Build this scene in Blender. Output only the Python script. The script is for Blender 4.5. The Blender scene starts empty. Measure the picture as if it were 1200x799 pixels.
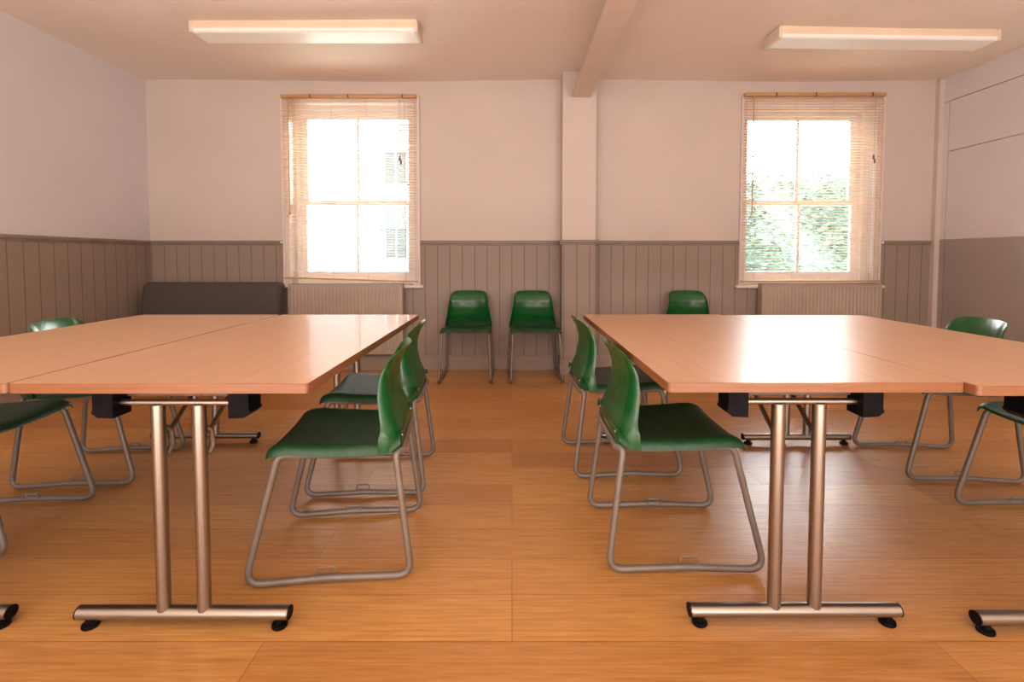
import bpy, bmesh, math, random
from mathutils import Vector, Matrix
random.seed(7)
C = bpy.context.scene.collection
PI = math.pi

# ------------------------------------------------------------------ materials
def mat(name, color, rough=.5, metal=0., coat=0., spec=None, emis=None, estr=0.):
    m = bpy.data.materials.new(name); m.use_nodes = True
    b = m.node_tree.nodes['Principled BSDF']
    b.inputs['Base Color'].default_value = (*color, 1)
    b.inputs['Roughness'].default_value = rough
    b.inputs['Metallic'].default_value = metal
    b.inputs['Coat Weight'].default_value = coat
    if spec is not None: b.inputs['Specular IOR Level'].default_value = spec
    if emis: 
        b.inputs['Emission Color'].default_value = (*emis, 1); b.inputs['Emission Strength'].default_value = estr
    return m
def N(m, t, **k):
    n = m.node_tree.nodes.new(t)
    for a, v in k.items(): setattr(n, a, v)
    return n
def L(m, a, b): m.node_tree.links.new(a, b)
def coords(m, scale=(1,1,1), rot=(0,0,0), kind='Object'):
    t = N(m, 'ShaderNodeTexCoord'); mp = N(m, 'ShaderNodeMapping')
    mp.inputs['Scale'].default_value = scale; mp.inputs['Rotation'].default_value = rot
    L(m, t.outputs[kind], mp.inputs['Vector']); return mp.outputs['Vector']
def mottled(name, c1, c2, scale=8, rough=.5, bump=.0, bscale=200, stretch=(1,1,1), metal=0., coat=0., detail=4, lo=.35, hi=.65):
    m = mat(name, c1, rough, metal, coat); b = m.node_tree.nodes['Principled BSDF']
    v = coords(m, stretch)
    n = N(m, 'ShaderNodeTexNoise'); n.inputs['Scale'].default_value = scale; n.inputs['Detail'].default_value = detail
    L(m, v, n.inputs['Vector'])
    r = N(m, 'ShaderNodeValToRGB'); r.color_ramp.elements[0].color = (*c1,1); r.color_ramp.elements[1].color = (*c2,1)
    r.color_ramp.elements[0].position = lo; r.color_ramp.elements[1].position = hi
    L(m, n.outputs['Fac'], r.inputs['Fac']); L(m, r.outputs['Color'], b.inputs['Base Color'])
    if bump:
        n2 = N(m, 'ShaderNodeTexNoise'); n2.inputs['Scale'].default_value = bscale; L(m, v, n2.inputs['Vector'])
        bp = N(m, 'ShaderNodeBump'); bp.inputs['Strength'].default_value = bump; bp.inputs['Distance'].default_value = .002
        L(m, n2.outputs['Fac'], bp.inputs['Height']); L(m, bp.outputs['Normal'], b.inputs['Normal'])
    return m

def floor_material():
    m = mat('bamboo_floor', (.5,.25,.08), .38, coat=.25); nt = m.node_tree; b = nt.nodes['Principled BSDF']
    b.inputs['Coat Roughness'].default_value = .22
    v = coords(m)
    br = N(m, 'ShaderNodeTexBrick'); br.offset = .37; br.offset_frequency = 3
    br.inputs['Scale'].default_value = 1; br.inputs['Brick Width'].default_value = 1.85; br.inputs['Row Height'].default_value = .192
    br.inputs['Mortar Size'].default_value = .0011; br.inputs['Mortar Smooth'].default_value = .3; br.inputs['Bias'].default_value = 0
    br.inputs['Color1'].default_value = (.62,.325,.105,1); br.inputs['Color2'].default_value = (.48,.225,.068,1)
    br.inputs['Mortar'].default_value = (.27,.11,.032,1)
    L(m, v, br.inputs['Vector'])
    g = N(m, 'ShaderNodeTexNoise'); g.inputs['Scale'].default_value = 1; g.inputs['Detail'].default_value = 6; g.inputs['Roughness'].default_value = .65
    L(m, coords(m, (4.5, 95, 1)), g.inputs['Vector'])
    gr = N(m, 'ShaderNodeValToRGB'); gr.color_ramp.elements[0].position = .30; gr.color_ramp.elements[1].position = .68
    gr.color_ramp.elements[0].color = (.68,.60,.50,1); gr.color_ramp.elements[1].color = (1.1,1.08,1.04,1)
    L(m, g.outputs['Fac'], gr.inputs['Fac'])
    mx = N(m, 'ShaderNodeMix', data_type='RGBA', blend_type='MULTIPLY'); mx.inputs[0].default_value = .9
    L(m, br.outputs['Color'], mx.inputs[6]); L(m, gr.outputs['Color'], mx.inputs[7])
    # darker knots and streaks here and there
    k = N(m, 'ShaderNodeTexNoise'); k.inputs['Scale'].default_value = 1; k.inputs['Detail'].default_value = 3
    L(m, coords(m, (2.2, 26, 1)), k.inputs['Vector'])
    kr = N(m, 'ShaderNodeValToRGB'); kr.color_ramp.elements[0].position = .66; kr.color_ramp.elements[1].position = .80
    kr.color_ramp.elements[0].color = (1,1,1,1); kr.color_ramp.elements[1].color = (.55,.42,.32,1)
    L(m, k.outputs['Fac'], kr.inputs['Fac'])
    m2 = N(m, 'ShaderNodeMix', data_type='RGBA', blend_type='MULTIPLY'); m2.inputs[0].default_value = .8
    L(m, mx.outputs[2], m2.inputs[6]); L(m, kr.outputs['Color'], m2.inputs[7])
    L(m, m2.outputs[2], b.inputs['Base Color'])
    bp = N(m, 'ShaderNodeBump'); bp.inputs['Strength'].default_value = .25; bp.inputs['Distance'].default_value = .001
    iv = N(m, 'ShaderNodeMath', operation='SUBTRACT'); iv.inputs[0].default_value = 1; L(m, br.outputs['Fac'], iv.inputs[1])
    L(m, iv.outputs[0], bp.inputs['Height']); L(m, bp.outputs['Normal'], b.inputs['Normal'])
    return m

def wall_material(name, up, low, split, panel_axis=None):
    """painted wall: up colour above the dado, low below, with tongue-and-groove lines below along panel_axis (0=x,1=y)"""
    m = mat(name, up, .55); b = m.node_tree.nodes['Principled BSDF']
    t = N(m, 'ShaderNodeTexCoord'); s = N(m, 'ShaderNodeSeparateXYZ'); L(m, t.outputs['Object'], s.inputs[0])
    gt = N(m, 'ShaderNodeMath', operation='GREATER_THAN'); gt.inputs[1].default_value = split; L(m, s.outputs[2], gt.inputs[0])
    lowc = N(m, 'ShaderNodeRGB'); lowc.outputs[0].default_value = (*low,1); lo = lowc.outputs[0]
    n = N(m, 'ShaderNodeTexNoise'); n.inputs['Scale'].default_value = 2.5; n.inputs['Detail'].default_value = 3; L(m, t.outputs['Object'], n.inputs['Vector'])
    r = N(m, 'ShaderNodeValToRGB'); r.color_ramp.elements[0].color = (.93,.92,.91,1); r.color_ramp.elements[1].color = (1.04,1.04,1.05,1)
    L(m, n.outputs['Fac'], r.inputs['Fac'])
    if panel_axis is not None:
        dv = N(m, 'ShaderNodeMath', operation='DIVIDE'); dv.inputs[1].default_value = .116; L(m, s.outputs[panel_axis], dv.inputs[0])
        fr = N(m, 'ShaderNodeMath', operation='FRACT'); L(m, dv.outputs[0], fr.inputs[0])
        pp = N(m, 'ShaderNodeMath', operation='PINGPONG'); pp.inputs[1].default_value = .5; L(m, fr.outputs[0], pp.inputs[0])
        rr = N(m, 'ShaderNodeValToRGB'); rr.color_ramp.elements[0].position = .012; rr.color_ramp.elements[1].position = .05
        rr.color_ramp.elements[0].color = (.55,.52,.50,1); rr.color_ramp.elements[1].color = (1,1,1,1); L(m, pp.outputs[0], rr.inputs['Fac'])
        mm = N(m, 'ShaderNodeMix', data_type='RGBA', blend_type='MULTIPLY'); mm.inputs[0].default_value = 1
        L(m, lo, mm.inputs[6]); L(m, rr.outputs['Color'], mm.inputs[7]); lo = mm.outputs[2]
        bp = N(m, 'ShaderNodeBump'); bp.inputs['Strength'].default_value = .5; bp.inputs['Distance'].default_value = .004
        hx = N(m, 'ShaderNodeMath', operation='MAXIMUM'); L(m, rr.outputs['Color'], hx.inputs[0]); L(m, gt.outputs[0], hx.inputs[1])
        L(m, hx.outputs[0], bp.inputs['Height']); L(m, bp.outputs['Normal'], b.inputs['Normal'])
    mx = N(m, 'ShaderNodeMix', data_type='RGBA'); L(m, gt.outputs[0], mx.inputs[0]); L(m, lo, mx.inputs[6]); mx.inputs[7].default_value = (*up,1)
    m2 = N(m, 'ShaderNodeMix', data_type='RGBA', blend_type='MULTIPLY'); m2.inputs[0].default_value = 1
    L(m, mx.outputs[2], m2.inputs[6]); L(m, r.outputs['Color'], m2.inputs[7]); L(m, m2.outputs[2], b.inputs['Base Color'])
    return m

UP = (.60,.52,.47); LOW = (.30,.235,.19)
UPR = (.69,.665,.69); LOWR = (.36,.32,.30)
M = {}
M['floor'] = floor_material()
M['wall_x'] = wall_material('painted_panelled_wall', UP, LOW, 1.203, 0)
M['wall_y'] = wall_material('painted_panelled_side_wall', UPR, LOW, 1.203, 1)
M['wall_r'] = wall_material('painted_partition', UPR, LOWR, 1.222)
M['ceil'] = mottled('ceiling_paint', (.80,.71,.64), (.84,.76,.69), 1.2, .6)
M['beam'] = mottled('beam_paint', (.68,.57,.48), (.72,.61,.52), 3, .5)
M['low'] = mottled('dado_paint', LOW, tuple(c*1.12 for c in LOW), 6, .42)
M['lowd'] = mottled('dado_cap_paint', tuple(c*.8 for c in LOW), tuple(c*.95 for c in LOW), 6, .4)
M['up'] = mottled('upper_wall_paint', UP, tuple(c*1.05 for c in UP), 5, .55)
M['archi'] = mottled('window_trim_paint', (.66,.60,.56), (.72,.66,.62), 4, .4)
M['white'] = mottled('white_gloss_paint', (.80,.79,.78), (.86,.85,.84), 5, .35)
M['radiator'] = mottled('radiator_enamel', (.37,.29,.235), (.42,.335,.27), 4, .38)
M['dark'] = mottled('shadow_gap', (.03,.025,.02), (.05,.04,.035), 5, .8)
M['beech'] = mottled('beech_laminate', (.53,.295,.15), (.60,.35,.19), 1, .33, stretch=(70,3.2,20), coat=.15, detail=5, lo=.3, hi=.7)
M['beech_edge'] = mottled('beech_edge_band', (.235,.092,.036), (.28,.115,.047), 1, .4, stretch=(6,6,120))
M['steel'] = mottled('brushed_steel', (.35,.31,.26), (.41,.365,.315), 1, .33, stretch=(2,2,2), metal=1.)
M['frame'] = mottled('grey_enamelled_tube', (.19,.16,.135), (.225,.19,.16), 18, .45, metal=.3, detail=6)
M['black'] = mottled('black_plastic', (.004,.0035,.004), (.008,.007,.008), 30, .45)
M['black'].node_tree.nodes['Principled BSDF'].inputs['Specular IOR Level'].default_value = .06
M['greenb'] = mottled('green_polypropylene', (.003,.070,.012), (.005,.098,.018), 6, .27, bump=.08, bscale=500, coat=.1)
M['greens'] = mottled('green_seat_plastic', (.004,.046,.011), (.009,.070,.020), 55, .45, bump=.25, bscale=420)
M['sofa'] = mottled('charcoal_upholstery', (.060,.050,.043), (.075,.064,.055), 90, .9, bump=.2, bscale=300)
M['blindwood'] = mottled('pine_blind_slat', (.80,.58,.40), (.84,.64,.46), 1, .4, stretch=(3,60,60))
M['blindrail'] = mottled('pine_blind_rail', (.50,.26,.09), (.58,.32,.12), 1, .4, stretch=(3,60,60))
M['cord'] = mottled('blind_cord', (.35,.28,.22), (.42,.34,.27), 30, .7)
M['tassel'] = mottled('dark_wood_tassel', (.12,.06,.03), (.18,.09,.05), 30, .4)
M['diff'] = mottled('prismatic_diffuser', (.92,.90,.88), (.95,.94,.92), 1, .3, stretch=(1,80,80))
M['lightbody'] = mottled('cream_light_housing', (.80,.66,.49), (.84,.71,.54), 3, .35)
M['lightend'] = mottled('ivory_end_cap', (.72,.60,.47), (.77,.66,.53), 3, .35)
def transl(m, w, c):
    """let some light through thin plastic or wood"""
    nt = m.node_tree; b = nt.nodes['Principled BSDF']; out = nt.nodes['Material Output']
    t = N(m, 'ShaderNodeBsdfTranslucent'); t.inputs['Color'].default_value = (*c,1)
    x = N(m, 'ShaderNodeMixShader'); x.inputs[0].default_value = w
    L(m, b.outputs[0], x.inputs[1]); L(m, t.outputs[0], x.inputs[2]); L(m, x.outputs[0], out.inputs['Surface'])
transl(M['blindwood'], .45, (.95,.62,.36))
def glass():
    m = mat('window_glass', (1,1,1), 0.02); nt = m.node_tree; out = nt.nodes['Material Output']; nt.nodes.remove(nt.nodes['Principled BSDF'])
    tr = N(m, 'ShaderNodeBsdfTransparent'); gl = N(m, 'ShaderNodeBsdfGlossy'); gl.inputs['Roughness'].default_value = .02
    fr = N(m, 'ShaderNodeFresnel'); fr.inputs['IOR'].default_value = 1.45
    x = N(m, 'ShaderNodeMixShader'); L(m, fr.outputs[0], x.inputs[0]); L(m, tr.outputs[0], x.inputs[1]); L(m, gl.outputs[0], x.inputs[2])
    L(m, x.outputs[0], out.inputs['Surface']); return m
M['glass'] = glass()
def brick():
    m = mat('pale_brick', (.5,.4,.35), .8); b = m.node_tree.nodes['Principled BSDF']
    br = N(m, 'ShaderNodeTexBrick'); br.inputs['Scale'].default_value = 1; br.inputs['Brick Width'].default_value = .45; br.inputs['Row Height'].default_value = .15
    br.inputs['Mortar Size'].default_value = .02
    br.inputs['Color1'].default_value = (.065,.062,.064,1); br.inputs['Color2'].default_value = (.16,.15,.15,1); br.inputs['Mortar'].default_value = (.20,.20,.20,1)
    L(m, coords(m, rot=(PI/2,0,0)), br.inputs['Vector']); L(m, br.outputs['Color'], b.inputs['Base Color']); return m
M['brick'] = brick()
M['leaf'] = mottled('hedge_leaf', (.05,.085,.062), (.095,.135,.10), 3, .5)
M['hedgecore'] = mottled('hedge_core', (.04,.066,.055), (.06,.09,.07), 5, .8)
M['lawn'] = mottled('outside_paving', (.30,.32,.26), (.40,.41,.35), 2, .9)
M['render'] = mottled('pale_house_render', (.70,.68,.66), (.76,.74,.72), 2, .8)
M['tile'] = mottled('house_roof_tile', (.42,.36,.34), (.50,.44,.41), 8, .8)
M['pane'] = mottled('far_window_pane', (.036,.044,.041), (.048,.056,.052), 2, .6)
M['rail'] = mottled('balcony_railing', (.022,.022,.03), (.03,.03,.038), 2, .5)

# ------------------------------------------------------------------ mesh helpers
class MB:
    def __init__(s): s.v = []; s.f = []; s.m = []; s.sm = []
    def add(s, vs, fs, mi=0, smooth=False, T=None):
        o = len(s.v)
        for p in vs:
            p = Vector(p)
            if T is not None: p = T @ p
            s.v.append(p)
        for f in fs: s.f.append([o+i for i in f]); s.m.append(mi); s.sm.append(smooth)
    def box(s, x0,x1,y0,y1,z0,z1, mi=0, T=None, bev=0):
        if bev:
            bm = bmesh.new(); bmesh.ops.create_cube(bm, size=1)
            for v in bm.verts: v.co = Vector(((x0+x1)/2+v.co.x*(x1-x0), (y0+y1)/2+v.co.y*(y1-y0), (z0+z1)/2+v.co.z*(z1-z0)))
            bmesh.ops.bevel(bm, geom=bm.edges[:], offset=bev, segments=3, affect='EDGES', profile=.5)
            bm.verts.ensure_lookup_table()
            s.add([v.co.copy() for v in bm.verts], [[v.index for v in f.verts] for f in bm.faces], mi, True, T); bm.free(); return
        vs = [(x,y,z) for x in (x0,x1) for y in (y0,y1) for z in (z0,z1)]
        s.add(vs, [(0,1,3,2),(4,6,7,5),(0,4,5,1),(2,3,7,6),(0,2,6,4),(1,5,7,3)], mi, False, T)
    def tube(s, pts, r, seg=12, mi=0, cap=True, ry=None, T=None):
        pts = [Vector(p) for p in pts]; n = len(pts); rings = []
        t0 = (pts[1]-pts[0]).normalized()
        up = Vector((0,0,1)) if abs(t0.z) < .9 else Vector((1,0,0))
        a = t0.cross(up).normalized()
        for i in range(n):
            t = ((pts[min(i+1,n-1)]-pts[i]).normalized() + (pts[i]-pts[max(i-1,0)]).normalized()).normalized()
            a = (a - t*a.dot(t)).normalized(); b = t.cross(a)
            rr = r[i] if isinstance(r,(list,tuple)) else r
            rings.append([pts[i]+a*rr*math.cos(2*PI*k/seg)+b*(ry or rr)*math.sin(2*PI*k/seg) for k in range(seg)])
        vs = [p for g in rings for p in g]; fs = []
        for i in range(n-1):
            for k in range(seg):
                k2 = (k+1)%seg; fs.append((i*seg+k, i*seg+k2, (i+1)*seg+k2, (i+1)*seg+k))
        s.add(vs, fs, mi, True, T)
        if cap: s.add(rings[0], [tuple(reversed(range(seg)))], mi, False, T); s.add(rings[-1], [tuple(range(seg))], mi, False, T)
    def lathe(s, prof, c, seg=16, mi=0, T=None):
        vs = []; fs = []
        for (r,z) in prof:
            for k in range(seg): vs.append((c[0]+r*math.cos(2*PI*k/seg), c[1]+r*math.sin(2*PI*k/seg), c[2]+z))
        for i in range(len(prof)-1):
            for k in range(seg):
                k2 = (k+1)%seg; fs.append((i*seg+k, i*seg+k2, (i+1)*seg+k2, (i+1)*seg+k))
        s.add(vs, fs, mi, True, T)
    def grid(s, fn, nu, nv, thick=0, mi=0):
        """surface fn(u,v) -> point, u,v in 0..1; solid of given thickness along the normal"""
        P = [[Vector(fn(i/nu, j/nv)) for j in range(nv+1)] for i in range(nu+1)]
        Nn = [[None]*(nv+1) for _ in range(nu+1)]
        for i in range(nu+1):
            for j in range(nv+1):
                du = P[min(i+1,nu)][j]-P[max(i-1,0)][j]; dv = P[i][min(j+1,nv)]-P[i][max(j-1,0)]
                nn = du.cross(dv); Nn[i][j] = nn.normalized() if nn.length > 1e-12 else Vector((0,0,1))
        w = nv+1; vs = [P[i][j] for i in range(nu+1) for j in range(w)]
        fs = [(i*w+j, (i+1)*w+j, (i+1)*w+j+1, i*w+j+1) for i in range(nu) for j in range(nv)]
        if thick:
            o = len(vs); vs += [P[i][j]-Nn[i][j]*thick for i in range(nu+1) for j in range(w)]
            fs += [tuple(o+q for q in reversed(f)) for f in fs[:]]
            rim = [(i,0) for i in range(nu)] + [(nu,j) for j in range(nv)] + [(i,nv) for i in range(nu,0,-1)] + [(0,j) for j in range(nv,0,-1)]
            for a,b in zip(rim, rim[1:]+rim[:1]):
                ia, ib = a[0]*w+a[1], b[0]*w+b[1]; fs.append((ib, ia, o+ia, o+ib))
        s.add(vs, fs, mi, True)
    def build(s, name, mats, parent=None, loc=None, sharp=True):
        me = bpy.data.meshes.new(name); me.from_pydata([tuple(p) for p in s.v], [], s.f)
        for m in (mats if isinstance(mats,(list,tuple)) else [mats]): me.materials.append(m)
        for p, mi, sm in zip(me.polygons, s.m, s.sm): p.material_index = mi; p.use_smooth = sm
        bm = bmesh.new(); bm.from_mesh(me); bmesh.ops.remove_doubles(bm, verts=bm.verts[:], dist=1e-6)
        bmesh.ops.recalc_face_normals(bm, faces=bm.faces[:])
        for e in bm.edges:
            if len(e.link_faces)==2 and e.calc_face_angle(0) > math.radians(40): e.smooth = False
        bm.to_mesh(me); bm.free(); me.update()
        o = bpy.data.objects.new(name, me); C.objects.link(o)
        if parent: o.parent = parent
        if loc: o.location = loc
        return o
def fillet(pts, r, seg=6):
    """round the inner corners of a polyline"""
    P = [Vector(p) for p in pts]; out = [P[0]]
    for i in range(1, len(P)-1):
        rr = r[i-1] if isinstance(r,(list,tuple)) else r
        a = (P[i-1]-P[i]).normalized(); b = (P[i+1]-P[i]).normalized(); ang = a.angle(b)
        d = min(rr/math.tan(ang/2), (P[i-1]-P[i]).length*.49, (P[i+1]-P[i]).length*.49)
        A = P[i]+a*d; B = P[i]+b*d
        for k in range(seg+1):
            t = k/seg; out.append(A*(1-t)**2+P[i]*2*t*(1-t)+B*t*t)
    out.append(P[-1]); return out
def tag(o, label=None, cat=None, group=None, kind=None):
    if label: o['label'] = label
    if cat: o['category'] = cat
    if group: o['group'] = group
    if kind: o['kind'] = kind
    return o
def thing(name, label, cat, loc=(0,0,0), rz=0, group=None):
    o = bpy.data.objects.new(name, None); C.objects.link(o); o.empty_display_size = .1
    o.location = loc; o.rotation_euler = (0,0,rz); return tag(o, label, cat, group)
def struct(name, mb, m, parent=None):
    o = mb.build(name, m, parent); o['kind'] = 'structure'; return o
def dup(root, loc, rz, label):
    r = root.copy(); C.objects.link(r); r.location = loc; r.rotation_euler = (0,0,rz); r['label'] = label
    for ch in list(root.children):
        c = ch.copy(); C.objects.link(c); c.parent = r
        for g in list(ch.children):
            d = g.copy(); C.objects.link(d); d.parent = c
    return r

# ------------------------------------------------------------------ room
XL_, XR_, YB, ZC, YF = -3.375, 3.95, 4.705, 2.683, -3.6
WT = .30
W1 = (-2.075,-.905); W2 = (2.165,3.375); WZ = (.80,2.485)
mb = MB(); mb.box(XL_-.1,XR_+.1,YF-.1,YB+.05,-.08,0); struct('floor', mb, M['floor'])
mb = MB()
# ceiling: gently uneven old plaster sheet, closed above
def cf(u,v):
    x = XL_-.05+(XR_-XL_+.1)*u; y = YF+(YB-YF+.02)*v
    d = max(0, 1-(YB-y)/.9)
    return (x, y, ZC + .010*math.sin(x*1.7+.4)*d*d + .012*math.exp(-((y-3.9)/.5)**2)*math.sin(x*1.3+1) )
mb.grid(cf, 60, 60, 0); mb.box(XL_-.1,XR_+.1,YF-.1,YB+.3,ZC+.03,ZC+.15); struct('ceiling', mb, M['ceil'])
# back wall with two window openings
mb = MB(); xs = [XL_-.1, W1[0], W1[1], W2[0], W2[1], XR_+.1]
for i in (0,2,4): mb.box(xs[i],xs[i+1],YB,YB+WT,-.1,ZC+.05)
for w in (W1,W2): mb.box(w[0],w[1],YB,YB+WT,-.1,WZ[0]); mb.box(w[0],w[1],YB,YB+WT,WZ[1],ZC+.05)
struct('wall_back', mb, M['wall_x'])
mb = MB(); mb.box(XL_-.15,XL_,YF-.1,YB+.3,-.1,ZC+.05); struct('wall_left', mb, M['wall_y'])
mb = MB(); mb.box(XR_+.03,XR_+.15,YF-.1,YB+.3,-.1,ZC+.05)
ys = 4.60   # panelled partition: three flat sheets with narrow dark seams between them
for z0,z1 in ((0,2.012),(2.018,2.462),(2.469,ZC+.04)):
    y1 = ys if z0 < 2.4 else YB+.1
    mb.box(XR_,XR_+.04,YF,y1,z0,z1)
mb.box(XR_,XR_+.04,ys+.006,YB+.05,0,2.462)
struct('wall_right', mb, M['wall_r'])
mb = MB(); mb.box(XL_-.1,XR_+.1,YF-.15,YF,-.1,ZC+.05); struct('wall_front', mb, M['up'])
# pier on the back wall with the beam it carries
mb = MB(); mb.box(.448,.746,4.5,YB+.01,0,ZC+.01); struct('wall_pier', mb, M['wall_x'])
mb = MB(); z0, z1 = 2.466, ZC+.03
vs = [(.524,z0),(.690,z0),(.690,z1),(.600,z1)]
mb.add([(x,YF,z) for x,z in vs]+[(x,4.52,z) for x,z in vs], [(0,1,2,3),(7,6,5,4),(0,4,5,1),(1,5,6,2),(2,6,7,3),(3,7,4,0)])
struct('ceiling_beam', mb, M['beam'])
# slim corner boxing at right
mb = MB(); mb.box(XR_-.045,XR_+.01,YB-.045,YB+.01,0,ZC); struct('trim_corner', mb, M['up'])
# dado rails (stepped moulding) and skirting
def dado(mb, p0, p1, nx, ny):
    prof = [(0,1.172),(.010,1.174),(.012,1.186),(.022,1.190),(.024,1.204),(.016,1.212),(0,1.214)]
    vs = []; 
    for p in (p0,p1):
        for d,z in prof: vs.append((p[0]+nx*d, p[1]+ny*d, z))
    n = len(prof); fs = [(i,i+1,n+i+1,n+i) for i in range(n-1)]+[tuple(range(n)), tuple(range(2*n-1,n-1,-1))]
    mb.add(vs, fs)
AO = .052
mb = MB()
for a,b in ((XL_,W1[0]-AO),(W1[1]+AO,.448),(.746,W2[0]-AO),(W2[1]+AO,XR_)): dado(mb,(a,YB),(b,YB),0,-1)
dado(mb,(.426,4.5),(.768,4.5),0,-1); dado(mb,(.448,4.5),(.448,YB),-1,0); dado(mb,(.746,4.5),(.746,YB),1,0)
struct('trim_dado_back', mb, M['lowd'])
mb = MB(); dado(mb,(XL_,YF),(XL_,YB),1,0); struct('trim_dado_left', mb, M['lowd'])
mb = MB(); mb.box(W1[0]-AO-.022,W1[0]-AO-.004,YB-.034,YB-.02,1.186,1.206,bev=.003); mb.box(W2[1]+AO+.004,W2[1]+AO+.022,YB-.034,YB-.02,1.186,1.206,bev=.003); struct('trim_dado_end', mb, M['white'])
def skirt(mb, x0,x1,y0,y1):
    mb.box(x0,x1,y0,y1,0,.118); 
mb = MB()
for a,b in ((XL_,.448),(.746,XR_)):
    mb.box(a,b,YB-.018,YB,0,.120); mb.box(a,b,YB-.012,YB,.120,.135)
mb.box(.430,.764,4.482,4.5,0,.120); mb.box(.436,.758,4.488,4.5,.120,.135)
mb.box(.430,.448,4.5,YB,0,.135); mb.box(.746,.764,4.5,YB,0,.135)
struct('baseboard_back', mb, M['low'])
mb = MB(); mb.box(XL_,XL_+.018,YF,YB,0,.120); mb.box(XL_,XL_+.012,YF,YB,.120,.135); struct('baseboard_left', mb, M['low'])
mb = MB(); mb.box(XR_-.018,XR_,YF,YB,0,.120); mb.box(XR_-.012,XR_,YF,YB,.120,.135); struct('baseboard_right', mb, M['low'])

# ------------------------------------------------------------------ windows (sliding sashes set back in the wall)
def window(name, w, bars):
    x0,x1 = w; z0,z1 = WZ
    f = MB(); yo = YB+.15
    f.box(x0,x0+.045,yo,yo+.12,z0,z1); f.box(x1-.045,x1,yo,yo+.12,z0,z1); f.box(x0+.0451,x1-.0451,yo,yo+.12,z1-.05,z1); f.box(x0+.0451,x1-.0451,yo,yo+.12,z0,z0+.04)
    root = struct(name, f, M['white'])
    a = MB()   # moulded architrave on the room face
    for q0,q1,d in ((-.052,-.034,.026),(-.034,0,.016)):
        a.box(x0+q0,x0+q1,YB-d,YB,z0-.02,z1-q0); a.box(x1-q1,x1-q0,YB-d,YB,z0-.02,z1-q0); a.box(x0+q1,x1-q1,YB-d,YB,z1-q1,z1-q0)
    struct('window_architrave', a, M['archi'], root)
    a = MB(); a.box(x0-.085,x1+.085,YB-.05,YB,z0-.028,z0,bev=.008); a.box(x0,x1,YB-.01,YB+.15,z0-.028,z0-.002); struct('window_sill', a, M['archi'], root)
    a = MB()   # painted linings of the reveal
    a.box(x0,x0+.012,YB-.003,YB+.15,z0,z1); a.box(x1-.012,x1,YB-.003,YB+.15,z0,z1); a.box(x0+.0121,x1-.0121,YB-.003,YB+.15,z1-.012,z1)
    struct('window_reveal', a, M['white'], root)
    zm = 1.58
    for k,(za,zb,yy) in enumerate(((zm-.02,z1-.05,yo+.065),(z0+.04,zm+.02,yo+.02))):
        s = MB(); X0,X1 = x0+.045,x1-.045; st = .052
        s.box(X0,X0+st,yy,yy+.04,za,zb); s.box(X1-st,X1,yy,yy+.04,za,zb)
        s.box(X0+st,X1-st,yy,yy+.04,za,za+(.04 if k==0 else .08)); s.box(X0+st,X1-st,yy,yy+.04,zb-(.05 if k==0 else .04),zb)
        if bars: xm=(X0+X1)/2; s.box(xm-.011,xm+.011,yy+.005,yy+.035,za+.03,zb-.03)
        sh = struct('sash', s, M['white'], root)
        g = MB(); g.box(X0+st-.005,X1-st+.005,yy+.018,yy+.022,za+.03,zb-.03); struct('glass_pane', g, M['glass'], sh)
    return root
window('window_1', W1, True); window('window_2', W2, True)

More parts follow.
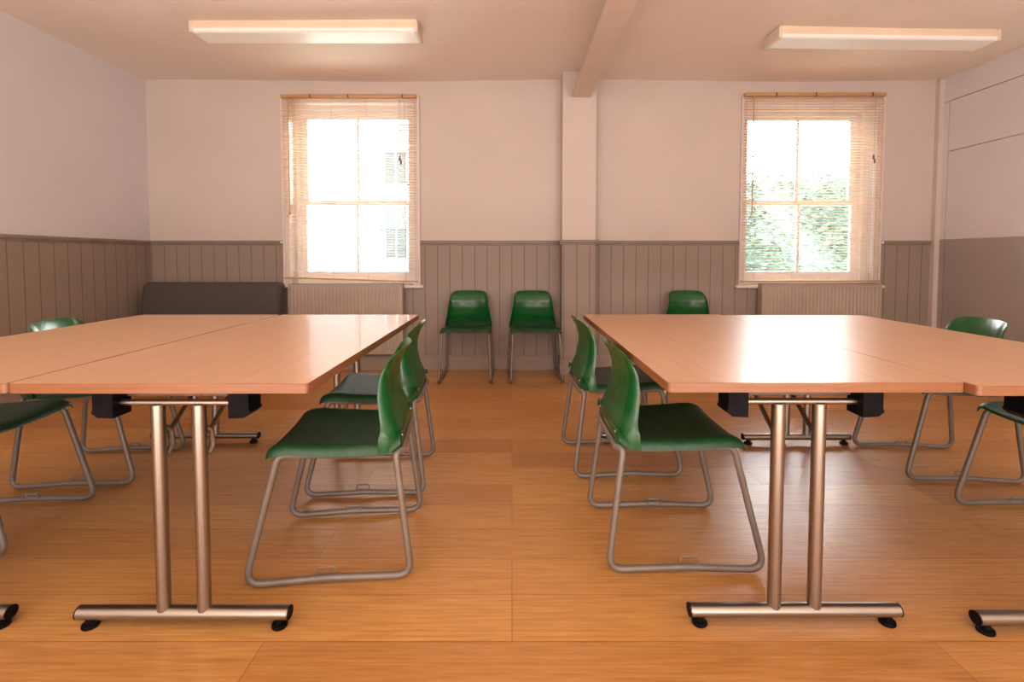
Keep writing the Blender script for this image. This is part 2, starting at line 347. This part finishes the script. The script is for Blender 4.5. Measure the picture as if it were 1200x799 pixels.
# ------------------------------------------------------------------ venetian blinds
def blind(x0, x1, ztop, zl, zr, label, dx_tassel):
    b = thing('venetian_blind', label, 'blind', ((x0+x1)/2, YB-.052, zl), 0, 'pine slatted blinds over the windows')
    o = Vector(b.location); y=0; X0,X1 = x0-o.x, x1-o.x; zt = ztop-o.z
    h = MB(); h.box(X0,X1,-.022,.022,zt-.026,zt,bev=.003)
    for t in (.22,.5,.9): h.box(X0+(X1-X0)*t-.006,X0+(X1-X0)*t+.006,-.026,.0,zt-.030,zt+.002,1)
    h.build('headrail', [M['blindrail'],M['tassel']], b)
    s = MB(); n = 67; zb0 = zt-.045
    for i in range(n):
        t = i/(n-1); za = zb0+(0+.02-zb0)*t; zr_ = zb0+(zr-zl+.02-zb0)*t; tl = math.radians(-8)
        # shallow bowed slat, three strips deep
        row = []
        for q in range(4):
            yy = -.0125+.025*q/3; c = .0014*(1-((q-1.5)/1.5)**2)
            row.append((yy*math.cos(tl), yy*math.sin(tl)+c))
        vs = []
        for (yy,zz) in row: vs += [(X0+.004,yy,za+zz),(X1-.004,yy,zr_+zz)]
        s.add(vs, [(2*q,2*q+1,2*q+3,2*q+2) for q in range(3)], 0, True)
    s.build('slats', M['blindwood'], b)
    r = MB(); r.add([(X0,-.013,-.006),(X1,-.013,zr-zl-.006),(X1,.013,zr-zl-.006),(X0,.013,-.006),(X0,-.013,.009),(X1,-.013,zr-zl+.009),(X1,.013,zr-zl+.009),(X0,.013,.009)],
                    [(0,3,2,1),(4,5,6,7),(0,1,5,4),(1,2,6,5),(2,3,7,6),(3,0,4,7)])
    r.build('bottom_rail', M['blindrail'], b)
    for t in (.09,.37,.63,.91):
        l = MB(); xx = X0+(X1-X0)*t
        for yy in (-.014,.014): l.tube([(xx,yy,zt-.02),(xx,yy,(zr-zl)*t)], .0009, 5)
        l.build('ladder_cord', M['cord'], b)
    wd = MB(); wx = X0+.075; wd.tube([(wx,-.030,zt-.02),(wx,-.032,zt-1.06)], .0055, 8); wd.lathe([(0,-.03),(.008,-.025),(.008,0),(0,.004)], (wx,-.032,zt-1.06), 8)
    wd.build('tilt_wand', M['blindrail'], b)
    cx = X1-dx_tassel
    cd = MB(); cd.tube([(cx,-.028,zt-.02),(cx,-.028,zt-.60)], .0013, 5); cd.tube([(cx-.012,-.028,zt-.02),(cx-.010,-.028,zt-.58)], .0013, 5); cd=cd.build('pull_cord', M['cord'], b)
    ts = MB()
    for q,dz in ((0,-.60),(-.010,-.565)): ts.lathe([(.001,.012),(.006,.004),(.009,-.020),(.006,-.034),(0,-.036)], (cx+q,-.028,zt+dz), 8)
    ts.build('tassel', M['tassel'], cd)
    return b
blind(-2.106,-.872,2.535,.868,.832, 'pine slatted blind with a slanting bottom rail, over the window nearer the grey settee', .14)
blind(2.118,3.402,2.548,.835,.835, 'pine slatted blind hanging over the window that looks onto green hedge', .10)

# ------------------------------------------------------------------ radiators
def radiator(x0, x1, label):
    W = x1-x0; z0, z1 = .17, .806; r = thing('radiator', label, 'radiator', ((x0+x1)/2, YB-.075, 0), 0, 'panel radiators under the windows')
    p = MB()
    n = max(8,int(W/.0333)); step = (W-.03)/n
    # fluted front pressed panel: vertical channels
    xs = []
    for i in range(n):
        a = -W/2+.015+i*step
        xs += [(a,0),(a+step*.18,.0035),(a+step*.62,.0035),(a+step*.80,0)]
    xs.append((W/2-.015,0))
    def front(yb, sgn, mbx):
        vs = []; zz = [z0, z0+.02, z0+.035, z1-.035, z1-.02, z1]
        for z in zz:
            k = 0 if z in (zz[0],zz[1],zz[4],zz[5]) else 1
            vs.append((-W/2, yb, z))
            for x,d in xs: vs.append((x, yb+sgn*d*k, z))
            vs.append((W/2, yb, z))
        w = len(xs)+2
        mbx.add(vs, [(j*w+i, j*w+i+1, (j+1)*w+i+1, (j+1)*w+i) for j in range(len(zz)-1) for i in range(w-1)], 0, False)
    front(-.0475, -1, p); p.box(-W/2,W/2,-.045,-.028,z0,z1)
    p.build('front_panel', M['radiator'], r)
    q = MB(); q.box(-W/2,W/2,.02,.035,z0,z1); q.build('rear_panel', M['radiator'], r)
    g = MB(); g.box(-W/2,W/2,-.048,.036,z1,z1+.008)
    k = int(W/.02)
    for i in range(k): g.box(-W/2+.01+i*.02,-W/2+.022+i*.02,-.036,.026,z1+.0075,z1+.0095,1)
    g.build('top_grille', [M['radiator'],M['dark']], r)
    for s in (-1,1):
        e = MB(); e.box(s*W/2-.003,s*W/2+.003,-.048,.036,z0+.02,z1+.008); e.build('side_cover', M['radiator'], r)
    v = MB(); v.tube(fillet([(W/2-.03,0,z0+.03),(W/2+.045,0,z0+.03),(W/2+.045,0,.012)],.012), .0075, 8); v.tube([(W/2+.045,0,z0+.03),(W/2+.045,0,z0+.085)], .016, 10)
    v.build('valve', M['archi'], r)
    v = MB(); v.tube(fillet([(-W/2+.03,0,z0+.03),(-W/2-.04,0,z0+.03),(-W/2-.04,0,.012)],.012), .0075, 8); v.build('pipe', M['archi'], r)
    for s in (-.3,.3):
        k_ = MB(); k_.box(s*W-.015,s*W+.015,.03,.072,z0+.08,z1-.1); k_.build('wall_bracket', M['radiator'], r)
    return r
radiator(-2.045,-1.005,'beige ribbed panel radiator beside the grey settee, under the slanting blind')
radiator(2.285,3.375,'beige ribbed panel radiator behind the right-hand table group, under the hedge-facing window')

# ------------------------------------------------------------------ ceiling lights
def ceiling_light(loc, W, rz, label):
    t = thing('ceiling_light', label, 'light', loc, rz, 'fluorescent batten lights on the ceiling')
    D = .205; h = MB()
    h.box(-W/2+.012,W/2-.012,-D/2+.012,D/2-.012,-.022,0); h.build('mounting_tray', M['lightbody'], t)
    b = MB(); b.box(-W/2+.02,W/2-.02,-D/2+.002,D/2-.002,-.060,-.018,bev=.004)
    for z in (-.030,-.040,-.050): b.box(-W/2+.02,W/2-.02,-D/2-.001,D/2+.001,z-.002,z+.002)
    b.build('housing', M['lightbody'], t)
    d = MB(); prof = [(-D/2+.004,-.058),(-D/2+.006,-.078),(-D/2+.016,-.086),(D/2-.016,-.086),(D/2-.006,-.078),(D/2-.004,-.058)]
    n=len(prof); vs=[(-W/2+.02,y,z) for y,z in prof]+[(W/2-.02,y,z) for y,z in prof]
    d.add(vs, [(i,i+1,n+i+1,n+i) for i in range(n-1)]+[tuple(range(n)),tuple(range(2*n-1,n-1,-1))])
    d.build('diffuser', M['diff'], t)
    for s in (-1,1):
        e = MB(); e.box(min(s*W/2,s*(W/2-.024)),max(s*W/2,s*(W/2-.024)),-D/2-.002,D/2+.002,-.088,-.010,bev=.004); e.build('end_cap', M['lightend'], t)
    return t
ceiling_light((-1.425,3.605,ZC), 1.56, 0, 'long cream fluorescent ceiling light above the table group by the grey settee')
ceiling_light((2.665,3.715,ZC), 1.60, math.radians(1.6), 'long ivory fluorescent ceiling light between the beam and the smooth-panelled right wall')

# ------------------------------------------------------------------ settee
def settee():
    t = thing('settee', 'charcoal upholstered settee standing in the corner against the panelled wall', 'settee', (-2.665, 4.34, 0))
    W = 1.22
    def cushion(x0,x1,y0,y1,z0,z1,bev,lean=0):
        bm = bmesh.new(); bmesh.ops.create_cube(bm, size=1)
        for v in bm.verts: v.co = Vector(((x0+x1)/2+v.co.x*(x1-x0),(y0+y1)/2+v.co.y*(y1-y0),(z0+z1)/2+v.co.z*(z1-z0)))
        bmesh.ops.bevel(bm, geom=bm.edges[:], offset=bev, segments=5, affect='EDGES', profile=.5)
        for v in bm.verts: v.co.y += lean*(v.co.z-z0)
        m = MB(); bm.verts.ensure_lookup_table(); m.add([v.co.copy() for v in bm.verts],[[v.index for v in f.verts] for f in bm.faces],0,True); bm.free(); return m
    m = cushion(-W/2,W/2,.02,.17,.36,.835,.045,.16); m.build('backrest', M['sofa'], t)
    for s in (-1,1): cushion(min(0,s*W/2)+.004,max(0,s*W/2)-.004,-.33,.08,.33,.45,.03).build('seat_cushion', M['sofa'], t)
    cushion(-W/2,W/2,-.31,.21,.12,.335,.015).build('base', M['sofa'], t)
    for sx in (-1,1):
        for sy in (-.26,.17):
            l = MB(); l.tube([(sx*(W/2-.07),sy,.13),(sx*(W/2-.07),sy,0)], [.022,.016], 10); l.build('leg', M['black'], t)
    return t
settee()

# ------------------------------------------------------------------ chairs
def lerp_tab(tab, z):
    if z <= tab[0][0]: return tab[0][1]
    for (a,b),(c,d) in zip(tab, tab[1:]):
        if z <= c:
            t = (z-a)/(c-a); t = t*t*(3-2*t) if False else t; return b+(d-b)*t
    return tab[-1][1]
def make_chair(label):
    t = thing('stacking_chair', label, 'chair', (0,0,0), 0, 'green plastic sled-base chairs')
    # --- seat: dished shell with rolled front lip, turned-down sides, turned-up rear
    def seat_fn(u, v):
        s = v*2-1; a = abs(s)
        # u: 0 rear .. 1 front
        if u < .18:
            q = u/.18; x = -.232+.045*(1-(1-q)**2)*1.0; z = .432+.034*(1-q)**2
        elif u < .82:
            q = (u-.18)/.64; x = -.187+q*.307; z = .432+.014*q*q
        else:
            q = (u-.82)/.18; x = .120+.070*math.sin(q*PI/2*1.0); z = .446-.026*(1-math.cos(q*PI/2))*1.0
        hw = .200+.013*min(1,max(0,u-.1)*2) - .010*max(0,(u-.86)/.14)**2
        if u<.2: hw = .206
        # sides
        if a < .80: y = hw*(a/.80)*.90; dz = .010*(a/.8)**3
        else:
            q = (a-.80)/.20; y = hw*(.90+.10*math.sin(q*PI/2)); dz = .010-.030*(1-math.cos(q*PI/2))*(1 if u<.86 else 1-.4*(u-.86)/.14)
        z += dz - .006*math.cos(s*PI/2)*math.sin(min(1,max(0,u))*PI)
        return (x, math.copysign(y,s), z)
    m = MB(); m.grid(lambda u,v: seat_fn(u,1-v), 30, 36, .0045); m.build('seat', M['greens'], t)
    # --- backrest: waisted shell, lips back at the top, side wings sweep forward at the base
    prof = [(.418,-.234),(.45,-.236),(.48,-.229),(.53,-.213),(.60,-.204),(.66,-.206),(.71,-.223),(.74,-.242),(.755,-.258)]
    half = [(.418,.217),(.455,.2165),(.487,.213),(.505,.203),(.54,.196),(.60,.188),(.66,.178),(.70,.169),(.755,.155)]
    wrap = [(.418,.075),(.46,.070),(.49,.052),(.52,.042),(.60,.034),(.70,.022),(.755,.012)]
    def smooth(tab, z, h=.008): return (lerp_tab(tab,z-h)+2*lerp_tab(tab,z)+lerp_tab(tab,z+h))/4
    def back_fn(u, v):
        s = v*2-1; a = abs(s)
        zt = .749 - .004*a*a; 
        # top corners rounded: shrink the available height towards the sides
        if a > .62: q = (a-.62)/.38; zt -= .060*(1-math.sqrt(max(0,1-q**2.6)))
        zb = .420 + (.030*(1-(a/.8)**2) if a < .8 else 0)
        z = zb+(zt-zb)*u
        w = smooth(half,z); f = smooth(wrap,z); r = min(.06, w*.3)
        if a < .68: y = (w-r)*(a/.68); x = smooth(prof,z)+.018*(a/.68)**2*min(1,(z-.40)*4)
        else:
            q = (a-.68)/.32*PI/2; y = w-r+r*math.sin(q); x = smooth(prof,z)+.018*min(1,(z-.40)*4)+f*(1-math.cos(q))
        return (x, math.copysign(y,s), z)
    m = MB(); m.grid(back_fn, 34, 40, .005); bk = m.build('backrest', M['greenb'], t)
    for s in (-1,1):
        rv = MB(); rv.lathe([(.0055,-.002),(.005,.001),(.003,.0025),(0,.003)], (0,0,0), 10, T=Matrix.Translation((-.232,s*.148,.458)) @ Matrix.Rotation(-PI/2,4,'Y'))
        rv.build('rivet', M['steel'], bk)
    R = .0115
    for s in (-1,1):
        yb, yt = s*.218, s*.198
        pts = [(-.233,s*.168,.414),(-.214,yt,.414),(-.264,yb,R),(0,yb,R+.009),(.262,yb,R),(.158,yt,.424),(.08,s*.192,.418),(-.15,s*.185,.412)]
        path = fillet(pts, [.03,.045,.6,.045,.035,.05], 8)
        path = path[:]
        m = MB(); m.tube(path, R, 12); fr = m.build('sled_leg', M['frame'], t)
        l = MB(); cx=.01; l.tube(fillet([(cx-.028,yb-s*.010,R+.012),(cx-.026,yb-s*.014,R+.036),(cx+.026,yb-s*.014,R+.036),(cx+.028,yb-s*.010,R+.012)],.008,4), .0027, 6)
        l.box(cx-.034,cx+.034,yb-.009,yb+.009,R+.012,R+.0195,bev=.002)
        l.build('linking_loop', M['frame'], fr)
    m = MB(); m.tube([(-.233,-.172,.414),(-.233,.172,.414)], R, 12); m.build('rear_cross_tube', M['frame'], t)
    m = MB(); m.tube([(.08,-.192,.418),(.08,.192,.418)], .009, 10); m.build('front_cross_tube', M['frame'], t)
    return t
CH = [ # x, y, heading (deg, direction the sitter faces), label
 (-.618,1.808,186, 'green sled-base chair facing left at the left-hand tables, nearest the camera of that pair'),
 (-.665,2.405,183, 'green sled-base chair tucked to the left-hand tables, partly hidden behind the nearer chair'),
 (.588,1.865,0, 'green chair at the right-hand tables, nearer the camera, dark seat in full view'),
 (.556,2.595,2, 'green chair at the right-hand tables, farther of the two beside the aisle'),
 (-2.055,1.910,6, 'green chair cut off by the left edge, only its dark rounded seat front showing'),
 (-2.04,2.490,6, 'green chair beyond the left-hand tables, only its backrest top above them'),
 (2.150,2.540,175, 'green chair behind the right-hand tables with its backrest showing above the tabletop'),
 (2.145,1.880,178, 'green chair cut off by the right edge, its seat front beside the tabletop'),
 (-.395,4.405,-90, 'green chair standing against the back wall, nearer to the left radiator'),
 (.197,4.400,-87, 'green chair standing against the back wall, next to the pier'),
 (1.600,4.400,-90, 'green chair at the back wall between pier and right window, mostly hidden by the table'),
]
first = make_chair(CH[0][3])
for i,(x,y,a,lab) in enumerate(CH):
    if i == 0: first.location = (x,y,0); first.rotation_euler = (0,0,math.radians(a))
    else: dup(first, (x,y,0), math.radians(a), lab)
# the chair cut off at the far left, nearest to the camera, of which only the sled front shows
dup(first, (-2.028,1.27,0), math.radians(4), 'green chair almost outside the left edge, only its bent sled tube showing')

# ------------------------------------------------------------------ tables
for k in ('pane','rail','leaf','brick'): M[k].node_tree.nodes['Principled BSDF'].inputs['Specular IOR Level'].default_value = .02
def rounded_top(mbx, hx, hy, z0, z1, r=.012, e=.0009):
    pts = []
    for cx,cy,a0 in ((hx-r,hy-r,0),(-hx+r,hy-r,90),(-hx+r,-hy+r,180),(hx-r,-hy+r,270)):
        for k in range(7): a = math.radians(a0+15*k); pts.append((cx+r*math.cos(a), cy+r*math.sin(a), cx, cy, a))
    n = len(pts)
    inner = [((p[0]-e*math.cos(p[4])), (p[1]-e*math.sin(p[4]))) for p in pts]
    vs = [(x,y,z0) for x,y in inner]+[(p[0],p[1],z0+e) for p in pts]+[(p[0],p[1],z1-e) for p in pts]+[(x,y,z1) for x,y in inner]
    mbx.add(vs, [tuple(reversed(range(n)))], 1); mbx.add(vs, [tuple(range(3*n,4*n))], 0)
    fs = []
    for j in range(3):
        fs = [(j*n+k, j*n+(k+1)%n, (j+1)*n+(k+1)%n, (j+1)*n+k) for k in range(n)]
        mbx.add(vs, fs, 1, j == 1)
def make_table(label):
    t = thing('folding_table', label, 'table', (0,0,0), 0, 'beech-topped folding tables')
    Z = .7255; m = MB(); rounded_top(m, .3985, .800, Z-.027, Z); m.build('tabletop', [M['beech'],M['beech_edge']], t)
    for s in (-1,1):
        y = s*(.800-.082); inn = -s
        # foot bar with slanting cut ends
        f = MB(); z = .042; hw, hh = .021, .0185; seg = 16
        ring = lambda xx, slope: [(xx+slope*math.sin(2*PI*k/seg)*hh, y+hw*math.cos(2*PI*k/seg), z+hh*math.sin(2*PI*k/seg)) for k in range(seg)]
        a, b = ring(-.302,.0), ring(.302,.0)
        f.add(a+b, [(k,(k+1)%seg,seg+(k+1)%seg,seg+k) for k in range(seg)], 0, True)
        fo = f.build('foot', M['steel'], t)
        for q,rg,sl in ((-1,-.3035,.0),(1,.3035,.0)):
            c = MB(); r0 = ring(rg,sl); r1 = [(p[0]-q*.004,p[1],p[2]) for p in r0]
            c.add(r0+r1, [(k,(k+1)%seg,seg+(k+1)%seg,seg+k) for k in range(seg)]+[tuple(range(seg)),tuple(range(seg,2*seg))], 0, False); c.build('end_plug', M['black'], fo)
            g = MB(); g.lathe([(0,0),(.020,0),(.0225,.004),(.021,.011),(.012,.014),(.010,.026)], (q*.272,y,0), 18); g.build('glide', M['black'], fo)
        for q in (-1,1):
            l = MB(); l.tube([(q*.058,y,.052),(q*.058,y,.646)], .0185, 18); l.build('column', M['steel'], t)
            # folding stay with its bracket
            st = MB(); st.tube([(q*.058+.004,y+inn*.022,.545),(q*.058+.004,y+inn*.235,.697)], .0065, 8)
            st.tube(fillet([(q*.058+.012,y+inn*.017,.500),(q*.058+.016,y+inn*.034,.52),(q*.058+.012,y+inn*.034,.56),(q*.058+.006,y+inn*.020,.575)],.01), .007, 8)
            st.build('folding_stay', M['steel'], t)
        r = MB(); r.tube([(-.186,y,.652),(.186,y,.652)], .0095, 12); r.build('cross_rail', M['steel'], t)
        r = MB(); r.box(-.17,.17,y+inn*.030-.010,y+inn*.030+.010,.664,.684); r.build('hinge_bar', M['tassel'], t)
        for q in (-1,1):
            h = MB(); xc = q*.187; w = .028
            # tapered hinge housing with chamfered lower corner and top flange
            prof = [(-w,.700),(-w,.640),(-w-.003,.636),(-w-.003,.630),(-w+.012,.618),(w,.616),(w,.700)]
            prof = [(px*(-q if True else 1)*-1 if q>0 else px, pz) for px,pz in prof]
            prof = [(-px,pz) if q>0 else (px,pz) for px,pz in prof]
            n = len(prof); vs = [(xc+px,y-.034,pz) for px,pz in prof]+[(xc+px,y+.034,pz) for px,pz in prof]
            h.add(vs, [tuple(range(n)),tuple(range(2*n-1,n-1,-1))]+[(k,(k+1)%n,n+(k+1)%n,n+k) for k in range(n)])
            h.box(xc-.036,xc+.036,y-.040,y+.040,.6945,.6985)
            h.build('hinge_housing', M['black'], t)
    return t
T0 = make_table('beech folding table by the aisle in the left-hand group, edge beside two green chairs')
TA = [
 (-.940,2.119,0,0, None),
 (-1.747,2.119,.4,0, 'beech folding table against the outer side of the left-hand group, near the grey settee'),
 (.815,2.130,0,0, 'beech folding table by the aisle in the right-hand group, with window glare on its top'),
 (1.6128,2.097,0,0, 'beech folding table on the outer side of the right-hand group, towards the right wall'),
]
for i,(x,y,a,_,lab) in enumerate(TA):
    if i == 0: T0.location = (x,y,0)
    else: dup(T0, (x,y,0), math.radians(a), lab)

# ------------------------------------------------------------------ outside, seen through the blinds
mb = MB(); mb.box(-40,40,YB+WT+.02,60,-.6,-.5); struct('ground_outside', mb, M['lawn'])
ex = thing('brick_building', 'pale brick block of flats with barred windows, seen through the left window', 'building', (-9,20,-.5))
m = MB(); m.box(-9,5.3,0,6,0,12); m.build('wall', M['brick'], ex)
for zz in (1.5,4.45):
    w = MB(); x0,x1 = 4.0,4.85
    z0_ = zz; z1_ = zz+(2.3 if zz < 2 else 1.25)
    w.box(x0-.06,x0,-.06,.0,z0_,z1_); w.box(x1,x1+.06,-.06,0,z0_,z1_); w.box(x0,x1,-.06,0,z1_,z1_+.06); w.box(x0,x1,-.06,0,z0_-.06,z0_); w.box((x0+x1)/2-.03,(x0+x1)/2+.03,-.05,0,z0_,z1_)
    f = w.build('window_frame', M['white'], ex)
    p = MB(); p.box(x0,x1,-.02,-.01,z0_,z1_); p.build('window_pane', M['pane'], f)
    b = MB(); b.box(x0-.15,x1+.15,-.30,-.26,z0_+1.10,z0_+1.15); b.box(x0-.15,x1+.15,-.30,-.26,z0_,z0_+.05)
    for k in range(9): b.box(x0-.14+k*.14,x0-.115+k*.14,-.29,-.27,z0_,z0_+1.12)
    b.build('balcony_railing', M['rail'], ex)
hd = thing('hedge', 'tall leafy green hedge outside, seen through the right-hand window', 'hedge', (6,9.5,-.5))
m = MB(); m.box(-5,5,-.25,1.2,0,2.95); m.build('hedge_core', M['hedgecore'], hd)
m = MB()
for i in range(15000):
    x = random.uniform(-3.2,3.2); z = random.uniform(.2,3.15)+.18*math.sin(x*2.1)+.1*math.sin(x*5+1); y = -.3+random.gauss(0,.09)+.12*math.sin(x*3+z*2)
    if z > 3.0: y = random.uniform(-.3,1)
    r = random.uniform(.03,.07); R_ = Matrix.Translation((x,y,z)) @ Matrix.Rotation(random.uniform(0,6.28),4,'Z') @ Matrix.Rotation(random.uniform(-1.2,1.2),4,'X')
    m.add([(-r,0,0),(0,-r*.5,0),(r,0,.01),(0,r*.5,0)], [(0,1,2,3)], 0, False, R_)
tag(m.build('foliage', M['leaf'], hd), kind='stuff')
hs = thing('house', 'pale house with a pitched roof and chimney beyond the hedge', 'house', (11.5,24,-.5))
m = MB(); m.box(-3.4,6,0,6,0,4.6); m.build('wall', M['render'], hs)
m = MB(); m.add([(-3.8,-.4,4.6),(6.4,-.4,4.6),(6.4,3,6.1),(-3.8,3,6.1),(6.4,6.4,4.6),(-3.8,6.4,4.6)], [(0,1,2,3),(3,2,4,5),(0,3,5),(1,4,2)]); m.build('roof', M['tile'], hs)
m = MB(); m.box(2.6,3.3,2.6,3.2,5.6,6.9); m.box(2.5,3.4,2.5,3.3,6.75,6.9); m.build('chimney', M['tile'], hs)

# ------------------------------------------------------------------ light
w = bpy.data.worlds.new('sky'); bpy.context.scene.world = w; w.use_nodes = True
bg = w.node_tree.nodes['Background']; bg.inputs['Color'].default_value = (.93,.97,1,1); bg.inputs['Strength'].default_value = 25
def area(name, loc, rot, sx, sy, power, col, spread=180):
    l = bpy.data.lights.new(name,'AREA'); l.shape='RECTANGLE'; l.size=sx; l.size_y=sy; l.energy=power; l.color=col; l.spread=math.radians(spread)
    o = bpy.data.objects.new(name,l); o.location=loc; o.rotation_euler=rot; C.objects.link(o); return o
# fill lamps added on the solid wall behind the camera, for presumed window daylight
area('fill_rear_left', (-1.7,YF+.05,1.55), (PI/2,0,0), 1.6,1.7, 50, (.98,.97,1))
area('fill_rear_right', (1.9,YF+.05,1.55), (PI/2,0,0), 1.6,1.7, 50, (.98,.97,1))
area('ceiling_fill', (0,-1.6,.25), (math.radians(172),0,0), 5.5,1.6, 220, (1,.89,.80))  # unseen uplight added low behind the camera to brighten the ceiling
s = bpy.data.lights.new('sun','SUN'); s.energy=2.5; s.angle=math.radians(3); so=bpy.data.objects.new('sun',s); so.rotation_euler=(math.radians(50),0,math.radians(-20)); C.objects.link(so)

# ------------------------------------------------------------------ camera
cd = bpy.data.cameras.new('camera'); cam = bpy.data.objects.new('camera', cd); C.objects.link(cam)
cam.location = (0,0,1.0606); cam.rotation_euler = (PI/2-.0441,0,0)
cd.sensor_width = 36; cd.lens = 36*589.5/1200; cd.shift_y = -72.35/1200; cd.clip_start = .05; cd.clip_end = 300
sc = bpy.context.scene; sc.camera = cam
sc.view_settings.view_transform = 'Standard'; sc.view_settings.look = 'None'; sc.view_settings.exposure = .45
sc.cycles.use_denoising = True; sc.cycles.max_bounces = 8; sc.cycles.diffuse_bounces = 5; sc.cycles.transparent_max_bounces = 12
sc.cycles.caustics_reflective = False; sc.cycles.caustics_refractive = False
sc.cycles.sample_clamp_indirect = 6
